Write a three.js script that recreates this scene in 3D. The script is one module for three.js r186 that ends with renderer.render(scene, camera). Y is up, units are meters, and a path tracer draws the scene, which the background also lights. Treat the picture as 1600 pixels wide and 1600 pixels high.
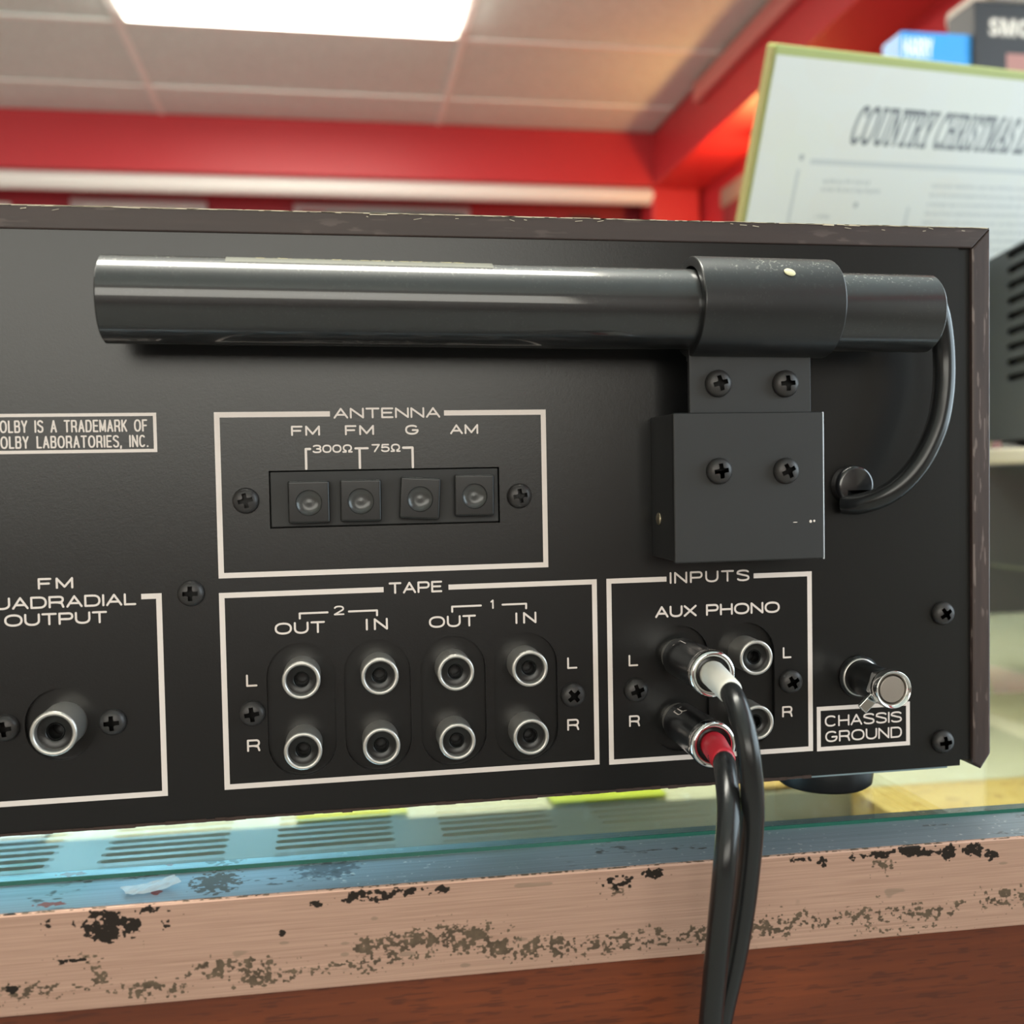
import * as THREE from 'three';
import { RoundedBoxGeometry } from 'three/addons/geometries/RoundedBoxGeometry.js';
import { mergeGeometries, mergeVertices, toCreasedNormals } from 'three/addons/utils/BufferGeometryUtils.js';
import { RectAreaLightUniformsLib } from 'three/addons/lights/RectAreaLightUniformsLib.js';
import { Brush, Evaluator, SUBTRACTION } from 'three-bvh-csg';

// ------------------------------------------------------------------ camera, sky, lights, exposure
const scene = new THREE.Scene();
const D2R = Math.PI / 180;
const GLASS = 1.0;                       // top of the glass counter
const EYE = GLASS + 0.08705;             // camera height
const camera = new THREE.PerspectiveCamera(53.07, 1, 0.01, 60);
camera.position.set(0, EYE, 0.240);
camera.rotation.order = 'YXZ';
camera.rotation.set(-2.12 * D2R, -9.676 * D2R, -1.075 * D2R);
camera.focus = 0.243;
camera.userData.fStop = 15.2;            // a phone lens, wide open (2.3 mm)
scene.add(camera);

const renderer = new THREE.WebGLRenderer({ antialias: true });
renderer.toneMapping = THREE.LinearToneMapping;
renderer.toneMappingExposure = 1.08;
renderer.shadowMap.enabled = true;
renderer.shadowMap.type = THREE.PCFSoftShadowMap;
RectAreaLightUniformsLib.init();

const SKY = new THREE.Color().setRGB(1.0, 1.06, 1.14);
scene.background = SKY;
function areaLight(color, intensity, w, h, pos, target) {
  const l = new THREE.RectAreaLight(color, intensity, w, h);
  l.position.set(...pos); l.lookAt(...target); scene.add(l); return l;
}
const CEIL = 2.71, X0 = -3.6, X1 = 1.8, Z0 = -4.84, Z1 = 3.2;
const LAMP = new THREE.Color().setRGB(1.0, 0.97, 0.86);
const LAMP_L = 19;
const lampSpots = [[-0.105, -3.295], [-0.105, -0.245], [-2.55, -1.77]];   // centres of the ceiling troffers
for (const [x, z] of lampSpots) areaLight(LAMP, LAMP_L, 1.1, 0.45, [x, CEIL - 0.052, z + 0.032], [x, 0, z + 0.032]);
// daylight: an unseen window added behind the photographer for panel sheen, and the one in the right wall
areaLight(new THREE.Color().setRGB(1.0, 0.94, 0.80), 4.0, 3.4, 1.1, [-0.9, 1.75, Z1 - 0.06], [-0.9, 1.75, 0]);
areaLight(new THREE.Color().setRGB(0.72, 0.9, 1.0), 4.0, 2.5, 1.25, [X1 - 0.06, 1.58, 0.2], [0, 1.58, 0.2]);

// ------------------------------------------------------------------ helpers
let seed = 12345;
const rnd = () => { seed = (seed * 1664525 + 1013904223) >>> 0; return seed / 4294967296; };
const rr = (a, b) => a + (b - a) * rnd();
const names = {};
function numbered(n) { const k = names[n] = (names[n] ?? -1) + 1; return k ? `${n}_${String(k).padStart(3, '0')}` : n; }
function tag(o, label, category, group, kind) {
  if (label) o.userData.label = label; if (category) o.userData.category = category;
  if (group) o.userData.group = group; if (kind) o.userData.kind = kind; return o;
}
function thing(name, label, category, pos = [0, 0, 0], group) {
  const g = new THREE.Group(); g.name = numbered(name); g.position.set(...pos); scene.add(g);
  return tag(g, label, category, group);
}
function mesh(name, geo, mat, parent = scene) {
  const m = new THREE.Mesh(geo, mat); m.name = parent === scene ? numbered(name) : name;
  m.castShadow = m.receiveShadow = true; parent.add(m); return m;
}
const struct = (name, geo, mat) => tag(mesh(name, geo, mat), null, null, null, 'structure');
// uv in metres from the dominant normal
function boxUV(g, s = 1) {
  g = g.index ? g.toNonIndexed() : g;
  const p = g.attributes.position, n = g.attributes.normal, uv = new Float32Array(p.count * 2);
  for (let i = 0; i < p.count; i += 3) {
    const ax = Math.abs(n.getX(i) + n.getX(i + 1) + n.getX(i + 2)), ay = Math.abs(n.getY(i) + n.getY(i + 1) + n.getY(i + 2)), az = Math.abs(n.getZ(i) + n.getZ(i + 1) + n.getZ(i + 2));
    for (let k = i; k < i + 3; k++) {
      const x = p.getX(k), y = p.getY(k), z = p.getZ(k);
      const [u, v] = ay > ax && ay > az ? [x, z] : ax > az ? [z, y] : [x, y];
      uv[2 * k] = u * s; uv[2 * k + 1] = v * s;
    }
  }
  g.setAttribute('uv', new THREE.BufferAttribute(uv, 2)); return g;
}
const box = (x0, x1, y0, y1, z0, z1) => new THREE.BoxGeometry(x1 - x0, y1 - y0, z1 - z0).translate((x0 + x1) / 2, (y0 + y1) / 2, (z0 + z1) / 2);
const rbox = (x0, x1, y0, y1, z0, z1, r, seg = 2) => new RoundedBoxGeometry(x1 - x0, y1 - y0, z1 - z0, seg, r).translate((x0 + x1) / 2, (y0 + y1) / 2, (z0 + z1) / 2);
const lathe = (pts, seg = 40) => new THREE.LatheGeometry(pts.map(p => new THREE.Vector2(p[0], p[1])), seg);
const latheZ = (pts, seg) => lathe(pts, seg).rotateX(Math.PI / 2);          // profile (radius, z)
function merged(list) { return mergeGeometries(list.map(g => { g = g.index ? g.toNonIndexed() : g; for (const k of Object.keys(g.attributes)) if (!['position', 'normal', 'uv'].includes(k)) g.deleteAttribute(k); if (!g.attributes.uv) g.setAttribute('uv', new THREE.BufferAttribute(new Float32Array(g.attributes.position.count * 2), 2)); return g; })); }
function extrude(pts, depth, holes = [], bevel = 0) {
  const s = new THREE.Shape(pts.map(p => new THREE.Vector2(p[0], p[1])));
  for (const h of holes) s.holes.push(new THREE.Path(h.map(p => new THREE.Vector2(p[0], p[1]))));
  return new THREE.ExtrudeGeometry(s, bevel ? { depth: depth - 2 * bevel, bevelEnabled: true, bevelThickness: bevel, bevelSize: bevel, bevelOffset: -bevel, bevelSegments: 2 } : { depth, bevelEnabled: false });
}
function stadium(cx, cy, w, h, seg = 14) {                                   // closed outline, clockwise for holes
  const r = Math.min(w, h) / 2, pts = [], vert = h >= w, d = Math.abs(h - w) / 2;
  for (let i = 0; i <= seg; i++) { const a = Math.PI * i / seg; pts.push(vert ? [cx + r * Math.cos(a), cy + d + r * Math.sin(a)] : [cx - d - r * Math.sin(a), cy + r * Math.cos(a)]); }
  for (let i = 0; i <= seg; i++) { const a = Math.PI + Math.PI * i / seg; pts.push(vert ? [cx + r * Math.cos(a), cy - d + r * Math.sin(a)] : [cx + d - r * Math.sin(a), cy + r * Math.cos(a)]); }
  return pts.reverse();
}
// noise
const hash = (x, y, s) => { let h = (x * 374761393 + y * 668265263 + s * 974634777) | 0; h = Math.imul(h ^ (h >>> 13), 1274126177); return ((h ^ (h >>> 16)) >>> 0) / 4294967296; };
function vnoise(x, y, px, py, s) {                                            // tileable value noise
  const xi = Math.floor(x), yi = Math.floor(y), fx = x - xi, fy = y - yi, m = (a, n) => ((a % n) + n) % n;
  const u = fx * fx * (3 - 2 * fx), v = fy * fy * (3 - 2 * fy);
  const a = hash(m(xi, px), m(yi, py), s), b = hash(m(xi + 1, px), m(yi, py), s), c = hash(m(xi, px), m(yi + 1, py), s), d = hash(m(xi + 1, px), m(yi + 1, py), s);
  return a + (b - a) * u + (c - a) * v + (a - b - c + d) * u * v;
}
function fbm(u, v, px, py, oct, s) { let t = 0, w = 0.5, n = 0; for (let i = 0; i < oct; i++) { t += w * vnoise(u * px, v * py, px, py, s + i); n += w; w *= 0.5; px *= 2; py *= 2; } return t / n; }
function dataTex(w, h, f, srgb = true) {
  const d = new Uint8Array(w * h * 4);
  for (let y = 0; y < h; y++) for (let x = 0; x < w; x++) {
    const c = f(x / w, y / h, x, y), i = 4 * (y * w + x);
    d[i] = Math.max(0, Math.min(255, c[0])); d[i + 1] = Math.max(0, Math.min(255, c[1])); d[i + 2] = Math.max(0, Math.min(255, c[2])); d[i + 3] = 255;
  }
  const t = new THREE.DataTexture(d, w, h); t.magFilter = t.minFilter = THREE.LinearFilter; t.wrapS = t.wrapT = THREE.RepeatWrapping;
  if (srgb) t.colorSpace = THREE.SRGBColorSpace; t.needsUpdate = true; return t;
}
const sized = (t, sx, sy) => { t.repeat.set(1 / sx, 1 / sy); return t; };      // one tile = sx by sy metres
function canvasTex(w, h, draw) {
  const c = document.createElement('canvas'); c.width = w; c.height = h; const g = c.getContext('2d'); draw(g, w, h);
  const t = new THREE.CanvasTexture(c); t.colorSpace = THREE.SRGBColorSpace; return t;
}
const mix = (a, b, t) => a.map((v, i) => v + (b[i] - v) * t);
const step = (a, b, x) => { const t = Math.max(0, Math.min(1, (x - a) / (b - a))); return t * t * (3 - 2 * t); };
const std = o => new THREE.MeshStandardMaterial(o), phys = o => new THREE.MeshPhysicalMaterial(o);
const rgb = (r, g, b) => new THREE.Color().setRGB(r, g, b);

// ------------------------------------------------------------------ materials
const grain = sized(dataTex(256, 256, (u, v) => { const n = 255 * (0.5 * hash(u * 256 | 0, v * 256 | 0, 3) + 0.5 * fbm(u, v, 64, 64, 2, 5)); return [n, n, n]; }, false), 0.03, 0.03);
const M = {
  panel: std({ color: rgb(0.0065, 0.0062, 0.0060), roughness: 0.29, bumpMap: grain, bumpScale: 0.000012 }),
  darkPaint: std({ color: rgb(0.016, 0.0155, 0.0155), roughness: 0.5, bumpMap: grain, bumpScale: 0.00001 }),
  blackBoard: std({ color: rgb(0.0045, 0.0044, 0.0042), roughness: 0.31 }),
  blackPlastic: std({ color: rgb(0.010, 0.010, 0.010), roughness: 0.28 }),
  screw: std({ color: rgb(0.05, 0.046, 0.045), metalness: 0.5, roughness: 0.42 }),
  terminal: std({ color: rgb(0.012, 0.012, 0.012), roughness: 0.2 }),
  terminalDome: std({ color: rgb(0.06, 0.06, 0.058), roughness: 0.22 }),
  nickel: std({ color: rgb(0.62, 0.59, 0.55), metalness: 0.85, roughness: 0.36 }),
  chrome: std({ color: rgb(0.82, 0.81, 0.79), metalness: 1, roughness: 0.12 }),
  brass: std({ color: rgb(0.5, 0.42, 0.3), metalness: 1, roughness: 0.35 }),
  print: std({ color: rgb(0.80, 0.70, 0.645), roughness: 0.6 }),
  rubber: std({ color: rgb(0.012, 0.0125, 0.014), roughness: 0.42 }),
  cord: std({ color: rgb(0.012, 0.0125, 0.013), roughness: 0.26 }),
  gloss: phys({ color: rgb(0.008, 0.008, 0.009), roughness: 0.3, clearcoat: 1, clearcoatRoughness: 0.14 }),
  whiteSleeve: std({ color: rgb(0.78, 0.74, 0.66), roughness: 0.45 }),
  redSleeve: std({ color: rgb(0.55, 0.015, 0.03), roughness: 0.42 }),
  red: std({ color: rgb(0.56, 0.035, 0.045), roughness: 0.42 }),
  highlightPink: std({ color: rgb(0.72, 0.24, 0.22), roughness: 0.4 }),
  redDark: std({ color: rgb(0.36, 0.03, 0.045), roughness: 0.5 }),
  white: std({ color: rgb(0.88, 0.87, 0.84), roughness: 0.4 }),
  wallPale: std({ color: rgb(0.62, 0.60, 0.55), roughness: 0.6 }),
  wallDark: std({ color: rgb(0.2, 0.13, 0.12), roughness: 0.6 }),
  concrete: std({ color: rgb(0.33, 0.33, 0.31), roughness: 0.6 }),
  darkVoid: std({ color: rgb(0.03, 0.022, 0.016), roughness: 0.8 }),  // near-black standing in for shade inside the case
  gridBar: std({ color: rgb(0.86, 0.87, 0.84), roughness: 0.5 }),
};
const speckle = sized(dataTex(256, 256, (u, v) => { const n = fbm(u, v, 24, 24, 4, 31), s = hash(u * 256 | 0, v * 256 | 0, 9) > 0.985 ? 18 : 0, c = 226 + 22 * (n - 0.5) - s; return [c - 14, c, c - 3]; }), 0.4, 0.4);
M.tile = std({ map: speckle, roughness: 0.55 });
// vinyl wood of the case: dark brown with short pale grain strokes running along u
const vinylFn = (flip) => (u, v) => {
  if (flip) [u, v] = [v, u];
  const n = fbm(u, v, 8, 90, 4, 41), st = step(0.69, 0.78, fbm(u, v, 22, 200, 2, 55)) * step(0.35, 0.6, fbm(u, v, 5, 20, 2, 60));
  return mix(mix([50, 37, 34], [74, 57, 52], n), [128, 114, 108], st * 0.75);
};
M.vinylTop = std({ map: sized(dataTex(512, 512, (u, v) => mix(vinylFn(false)(u, v), [58, 45, 41], 0.5)), 0.12, 0.12), roughness: 0.5 });
M.vinylSide = std({ map: sized(dataTex(512, 512, vinylFn(true)), 0.12, 0.12), roughness: 0.45 });
M.wornLitEdge = std({ color: rgb(0.72, 0.62, 0.46), roughness: 0.6 });
M.brownEdge = std({ color: rgb(0.055, 0.03, 0.022), roughness: 0.8 });
M.zinc = std({ map: sized(dataTex(512, 512, (u, v) => { const n = fbm(u, v, 10, 10, 5, 71), t = step(0.56, 0.66, fbm(u, v, 4, 5, 4, 78)); return mix(mix([124, 146, 152], [160, 178, 184], n), [86, 136, 126], t * 0.8); }), 0.16, 0.16), metalness: 0.35, roughness: 0.55 });
// mahogany front of the counter
M.mahogany = std({
  map: sized(dataTex(1024, 512, (u, v) => {
    const w = fbm(u, v, 3, 14, 4, 81), f = fbm(u, v, 12, 240, 3, 85), k = step(0.6, 0.8, fbm(u, v, 60, 256, 2, 89)), b = fbm(u, v, 4, 5, 3, 93);
    return mix(mix([86, 36, 14], [138, 66, 28], 0.55 * w + 0.45 * f), [62, 25, 10], 0.4 * k + 0.3 * step(0.45, 0.7, b));
  }), 0.32, 0.16), roughness: 0.42,
});
// aluminium rim: brushed face with dark adhesive residue, where the photograph shows it
const RIM_W = 0.32;                                                         // metres of one tile, from x = -0.09
const hardBlobs = [[29.8, .87, 2, .1], [38.5, .87, 3.4, .11], [41.7, .86, 2.6, .11], [46.1, .8, 2, .1], [52.9, .78, 1.5, .1], [50.7, .95, 3, .04], [40.9, .7, 4, .08], [84.8, .87, 2.6, .05], [92.9, .92, 4, .06], [96.9, .88, 4, .06], [103.8, .92, 5, .06], [111.4, .91, 2, .05], [150.4, .86, 4.6, .12], [156.6, .92, 2, .05], [159.5, .9, 1.2, .06], [193.6, .93, 4, .05], [198.2, .88, 1.3, .09], [205.3, .9, 1.4, .05], [211.6, .93, 5, .06], [219.5, .94, 3, .08], [225.1, .92, 3.6, .08], [229.1, .87, 2, .1], [235.6, .9, 4, .11], [240.5, .82, 2.6, .07], [76.6, .59, .8, .08], [33.9, .5, 4, .04], [22.5, .28, 2, .06]];
const softBlobs = [[33.9, .51, 6, .06], [23, .26, 5, .1], [30.6, .24, 5, .1], [38.8, .3, 3, .15], [47.6, .17, 5, .12], [54, .14, 4, .12], [60.6, .3, 4, .08], [64, .32, 5, .07], [70.5, .33, 5, .08], [72.3, .16, 8, .12], [94.7, .39, 6, .1], [100.8, .4, 5, .1], [109, .43, 6, .12], [115, .5, 6, .1], [95, .2, 12, .1], [120, .3, 10, .15], [135, .2, 10, .12], [155, .21, 18, .14], [192.7, .27, 18, .14], [224, .25, 16, .12], [243.8, .35, 8, .12], [178, .2, 10, .1], [213, .8, 4, .1], [150, .8, 5, .1]];
const sumBlobs = (list, X, v) => { let d = 0; for (const [bx, by, rx, ry] of list) { const q = ((X - bx) / rx) ** 2 + ((v - by) / ry) ** 2; if (q < 4) d += Math.exp(-q); } return Math.min(1, d); };
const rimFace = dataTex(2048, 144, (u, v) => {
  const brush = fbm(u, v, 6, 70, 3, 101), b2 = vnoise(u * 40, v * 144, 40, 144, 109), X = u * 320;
  let c = mix([184, 146, 127], [220, 180, 160], 0.6 * brush + 0.4 * b2);  // copper base carries the warm light reflected by the metal
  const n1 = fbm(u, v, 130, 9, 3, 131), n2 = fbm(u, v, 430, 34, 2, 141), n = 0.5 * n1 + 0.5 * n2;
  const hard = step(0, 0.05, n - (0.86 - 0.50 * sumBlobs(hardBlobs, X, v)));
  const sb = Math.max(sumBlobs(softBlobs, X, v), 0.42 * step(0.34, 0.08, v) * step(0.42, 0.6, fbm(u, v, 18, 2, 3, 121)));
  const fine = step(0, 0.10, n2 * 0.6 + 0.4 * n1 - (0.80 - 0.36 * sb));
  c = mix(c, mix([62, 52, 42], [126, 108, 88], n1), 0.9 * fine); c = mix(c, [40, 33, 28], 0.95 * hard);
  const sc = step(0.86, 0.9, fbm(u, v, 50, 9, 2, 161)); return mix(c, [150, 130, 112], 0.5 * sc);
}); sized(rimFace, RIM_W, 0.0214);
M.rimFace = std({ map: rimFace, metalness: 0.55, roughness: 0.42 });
const rimTop = dataTex(2048, 128, (u, v) => {
  const brush = fbm(u, v, 6, 60, 3, 171), patch = step(0.6, 0.68, fbm(u, v, 16, 2, 3, 175)) * step(0.55, 0.75, fbm(u, v, 160, 14, 3, 179));
  const spot = step(0.80, 0.86, fbm(u, v, 300, 20, 2, 183)) * step(0.45, 0.6, fbm(u, v, 12, 2, 2, 187));
  let c = mix([146, 158, 168], [182, 194, 204], brush); c = mix(c, [80, 70, 64], 0.75 * patch);  // bluish base carries the cool light reflected by the ledge
  const X = u * 320, rag = fbm(u, v, 300, 18, 3, 191), near = (a, b, rx, ry) => 1 - ((X - a) / rx) ** 2 - ((v - b) / ry) ** 2;
  c = mix(c, [96, 78, 66], 0.85 * step(0.0, 0.12, near(62.5, .40, 6, .42) * 0.5 + rag - 0.62));
  c = mix(c, [92, 92, 98], 0.7 * step(0.0, 0.3, near(86, .25, 8, .4) * 0.5 + rag - 0.6));
  c = mix(c, [170, 66, 52], 0.8 * step(0.0, 0.1, Math.max(near(29, .74, 3.4, .1), near(50, .62, 1.4, .1)) * 0.6 + rag - 0.7));
  return mix(c, [238, 238, 234], 0.8 * spot);
}); sized(rimTop, RIM_W, 0.0165);
M.rimTop = std({ map: rimTop, metalness: 0.7, roughness: 0.42 });
M.rimPlain = std({ color: rgb(0.5, 0.47, 0.44), metalness: 0.6, roughness: 0.4 });
M.glass = phys({ color: rgb(0.94, 0.975, 0.955), transmission: 1, thickness: 0, roughness: 0.0, ior: 1.52 });
M.pane = phys({ color: rgb(0.97, 0.99, 0.98), transmission: 1, thickness: 0, roughness: 0.0, ior: 1.5 });
M.glassEdge = phys({ color: rgb(0.025, 0.15, 0.105), roughness: 0.15, transmission: 0.25, thickness: 0 });
const yellowWood = sized(dataTex(512, 512, (u, v) => { const n = fbm(u, v, 10, 26, 4, 201), k = step(0.66, 0.76, fbm(u, v, 30, 60, 3, 207)); return mix(mix([222, 178, 92], [244, 212, 138], n), [150, 104, 50], 0.5 * k); }), 0.25, 0.25);
M.yellowWood = std({ map: yellowWood, roughness: 0.55 });
M.liner = std({ map: sized(dataTex(512, 512, (u, v) => { const n = fbm(u, v, 8, 20, 4, 211), k = step(0.7, 0.78, fbm(u, v, 40, 20, 3, 217)); return mix(mix([218, 209, 172], [234, 227, 198], n), [240, 238, 220], 0.6 * k); }), 0.3, 0.3), roughness: 0.6 });
M.cardLime = std({ color: rgb(0.72, 0.78, 0.05), roughness: 0.6 });
M.cardYellow = std({ color: rgb(0.85, 0.80, 0.06), roughness: 0.6 });
M.cardWhite = std({ color: rgb(0.82, 0.8, 0.76), roughness: 0.6 });
M.cardOrange = std({ color: rgb(0.8, 0.5, 0.16), roughness: 0.6 });
M.cardboard = std({ color: rgb(0.42, 0.30, 0.18), roughness: 0.8 });
M.blackMetal = std({ color: rgb(0.045, 0.052, 0.056), roughness: 0.45 });
M.slotBlack = std({ color: rgb(0.004, 0.004, 0.005), roughness: 0.7 });
M.paleBoard = std({ color: rgb(0.62, 0.58, 0.48), roughness: 0.5 });
M.silver = std({ color: rgb(0.72, 0.73, 0.75), metalness: 0.9, roughness: 0.3 });
M.olive = std({ color: rgb(0.36, 0.40, 0.13), roughness: 0.6 });
M.oliveSide = std({ color: rgb(0.34, 0.30, 0.12), roughness: 0.6 });
const DIFF = std({ color: rgb(0.9, 0.9, 0.88), roughness: 0.5, emissive: LAMP, emissiveIntensity: 9 });

// ------------------------------------------------------------------ room
struct('floor', box(X0 - 0.1, X1 + 0.1, -0.1, 0, Z0 - 0.1, Z1 + 0.1), M.concrete);
struct('wall_back', box(X0 - 0.1, X1 + 0.1, 0, CEIL + 0.1, Z0 - 0.1, Z0), M.redDark);
struct('wall_left', box(X0 - 0.1, X0, 0, CEIL + 0.1, Z0, Z1), M.wallPale);
{ // walls with window openings
  const hole = (x0, x1, y0, y1) => [[x0, y0], [x0, y1], [x1, y1], [x1, y0]];
  struct('wall_right', extrude([[-Z1, 0], [-Z0, 0], [-Z0, CEIL + 0.1], [-Z1, CEIL + 0.1]], 0.1, [hole(-1.45, 1.05, 0.95, 2.2)]).rotateY(Math.PI / 2).translate(X1, 0, 0), M.wallPale);
  struct('trim_6', box(X1 - 0.012, X1, 0, 2.455, Z0, -2.0), M.red);   // red boarding at the far end of the right wall
  struct('wall_front', extrude([[X0, 0], [X1, 0], [X1, CEIL + 0.1], [X0, CEIL + 0.1]], 0.1, [hole(-2.6, 0.8, 1.2, 2.3)]).translate(0, 0, Z1), M.wallDark);
  const win = (name, w, h, pos, turn) => {
    const g = new THREE.Group(); g.name = name; g.position.set(...pos); g.rotation.y = turn; scene.add(g); tag(g, null, null, null, 'structure');
    mesh('window_frame', extrude([[-w / 2, 0], [w / 2, 0], [w / 2, h], [-w / 2, h]], 0.05, [hole(-w / 2 + 0.04, w / 2 - 0.04, 0.04, h - 0.04)]), M.white, g);
    mesh('pane', box(-w / 2 + 0.04, w / 2 - 0.04, 0.04, h - 0.04, 0.02, 0.026), M.pane, g);
  };
  win('added_window_1', 3.4, 1.1, [-0.9, 1.2, Z1 + 0.02], 0);  // added behind the camera so the panel picks up a hazy sheen
  win('window_2', 2.5, 1.25, [X1 + 0.02, 0.95, 0.2], Math.PI / 2);
}
{ // suspended ceiling: grid bars and tiles, troffers in some fields
  const ceil = new THREE.Group(); ceil.name = 'ceiling'; scene.add(ceil); tag(ceil, null, null, null, 'structure');
  mesh('slab', box(X0 - 0.1, X1 + 0.1, CEIL + 0.06, CEIL + 0.16, Z0 - 0.1, Z1 + 0.1), M.white, ceil);
  const xs = [-3.6, -3.165, -1.945, -0.72, 0.505, 1.535], zs = []; for (let k = -2; k <= 11; k++) zs.push(-3.61 + 0.61 * k);
  for (const x of xs.slice(1, -1)) mesh('grid_bar', box(x - 0.012, x + 0.012, CEIL - 0.008, CEIL, Z0, Z1), M.gridBar, ceil);
  for (const z of zs) if (z > -4.5 && z < Z1) for (let i = 0; i + 1 < xs.length; i++) mesh('grid_bar', box(xs[i] + 0.012, xs[i + 1] - 0.012, CEIL - 0.008, CEIL, z - 0.012, z + 0.012), M.gridBar, ceil);
  for (let i = 0; i + 1 < xs.length; i++) for (let k = 0; k < zs.length; k++) {
    const z0 = Math.max(zs[k], Z0), z1 = Math.min(zs[k] + 0.61, Z1); if (z1 - z0 < 0.05) continue;
    const cx = (xs[i] + xs[i + 1]) / 2, cz = zs[k] + 0.305;
    if (lampSpots.some(([lx, lz]) => Math.abs(lx - cx) < 0.3 && Math.abs(lz - cz) < 0.3)) continue;
    const sag = rr(-0.003, 0.001), t = mesh('ceiling_tile', boxUV(box(xs[i] + 0.002, xs[i + 1] - 0.002, CEIL + sag, CEIL + 0.018 + sag, z0 + 0.002, z1 - 0.002)), M.tile, ceil);
  }
  const lampLabels = ['bright white ceiling light panel at the top of the picture', 'ceiling light panel above the receiver', 'ceiling light panel far left of the receiver'];
  lampSpots.forEach(([x, z], i) => {
    const t = thing('ceiling_light', lampLabels[i], 'light', [x, CEIL - 0.014, z], 'ceiling light panels');
    mesh('frame', extrude([[-0.6, -0.3], [0.6, -0.3], [0.6, 0.3], [-0.6, 0.3]], 0.03, [stadium(0, 0, 1.17, 0.56, 1).length ? [[-0.585, -0.28], [-0.585, 0.28], [0.585, 0.28], [0.585, -0.28]] : []]).rotateX(Math.PI / 2).translate(0, 0.03, 0), M.white, t);
    mesh('diffuser', rbox(-0.565, 0.565, -0.034, 0.012, -0.208, 0.272, 0.012), DIFF, t);
  });
}
struct('trim_1', rbox(X0, X1, 2.455, CEIL, Z0, -4.54, 0.01), M.red);                                  // beam along the back wall
struct('trim_2', rbox(1.535, X1, 2.455, CEIL, -4.54, Z1, 0.01), M.red);                               // soffit along the right wall
struct('trim_3', lathe([[0, 0], [0.04, 0], [0.04, 4.85], [0, 4.85]], 24).rotateZ(-Math.PI / 2).translate(-3.3, 2.415, -4.59), M.white);   // pale pipe rail under the beam
struct('trim_4', rbox(1.53, 1.77, 0, 2.455, -4.74, -4.55, 0.01), M.red);                              // pilaster in the corner
struct('trim_5', rbox(1.50, 1.536, 2.615, 2.695, -3.9, Z1, 0.012), M.highlightPink);                    // moulding along the soffit, paler pink standing in for its highlight
// pictures on the back wall
function framed(name, label, x0, x1, y0, y1, frameMat, draw, category) {
  const t = thing(name, label, category, [(x0 + x1) / 2, y0, Z0 + 0.004]), w = x1 - x0, h = y1 - y0;
  mesh('frame', extrude([[-w / 2, 0], [w / 2, 0], [w / 2, h], [-w / 2, h]], 0.024, [[[-w / 2 + 0.03, 0.03], [-w / 2 + 0.03, h - 0.03], [w / 2 - 0.03, h - 0.03], [w / 2 - 0.03, 0.03]]]), frameMat, t);
  mesh('print', new THREE.BoxGeometry(w - 0.06, h - 0.06, 0.006).translate(0, h / 2, 0.006), std({ map: canvasTex(256, 256, draw), roughness: 0.35 }), t);
}
framed('poster', 'pale framed poster on the red back wall with a grey and pink motif', -1.18, -0.57, 1.55, 2.40, M.silver, (g, w, h) => { g.fillStyle = '#d8d4cc'; g.fillRect(0, 0, w, h); g.fillStyle = '#c79a9a'; g.beginPath(); g.ellipse(w * .48, h * .3, 60, 66, 0, 0, 7); g.fill(); g.fillStyle = '#8d8682'; g.beginPath(); g.ellipse(w * .55, h * .28, 30, 60, 0, 0, 7); g.fill(); }, 'poster');
framed('poster', 'teal and dark grey framed poster in the middle of the back wall', -0.17, 0.68, 1.55, 2.40, M.silver, (g, w, h) => { g.fillStyle = '#a0605e'; g.fillRect(0, 0, w, h); g.fillStyle = '#55706f'; g.fillRect(w * .55, 0, w, h); g.strokeStyle = '#8f9896'; g.lineWidth = 22; g.beginPath(); g.arc(w * .28, h * .28, 66, 0, 7); g.stroke(); g.fillStyle = '#7fa3a4'; g.beginPath(); g.moveTo(w * .36, 0); g.lineTo(w * .62, 0); g.lineTo(w * .8, h * .5); g.lineTo(w * .6, h * .5); g.fill(); }, 'poster');
framed('poster', 'white framed poster at the far left of the back wall', -2.05, -1.44, 1.55, 2.37, M.white, (g, w, h) => { g.fillStyle = '#cfd0c6'; g.fillRect(0, 0, w, h); g.fillStyle = '#9aa79c'; g.fillRect(40, 60, 170, 150); }, 'poster');
framed('poster', 'narrow grey poster near the red corner pilaster', 1.19, 1.33, 1.75, 2.37, M.blackMetal, (g, w, h) => { g.fillStyle = '#8a8590'; g.fillRect(0, 0, w, h); g.fillStyle = '#a9a3ab'; for (let i = 0; i < 5; i++) g.fillRect(30 + 44 * i, 0, 16, h); }, 'poster');
{
  const t = thing('notice_board', 'dark maroon notice board with a grey header on the right wall', 'notice board', [X1 - 0.013, 1.5, -3.9]);
  mesh('panel', box(-0.02, 0, 0, 0.78, -0.35, 0.35), std({ color: rgb(0.22, 0.03, 0.04), roughness: 0.6 }), t);
  mesh('header', box(-0.03, 0, 0.78, 0.86, -0.35, 0.35), std({ color: rgb(0.3, 0.24, 0.2), roughness: 0.6 }), t);
}
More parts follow.
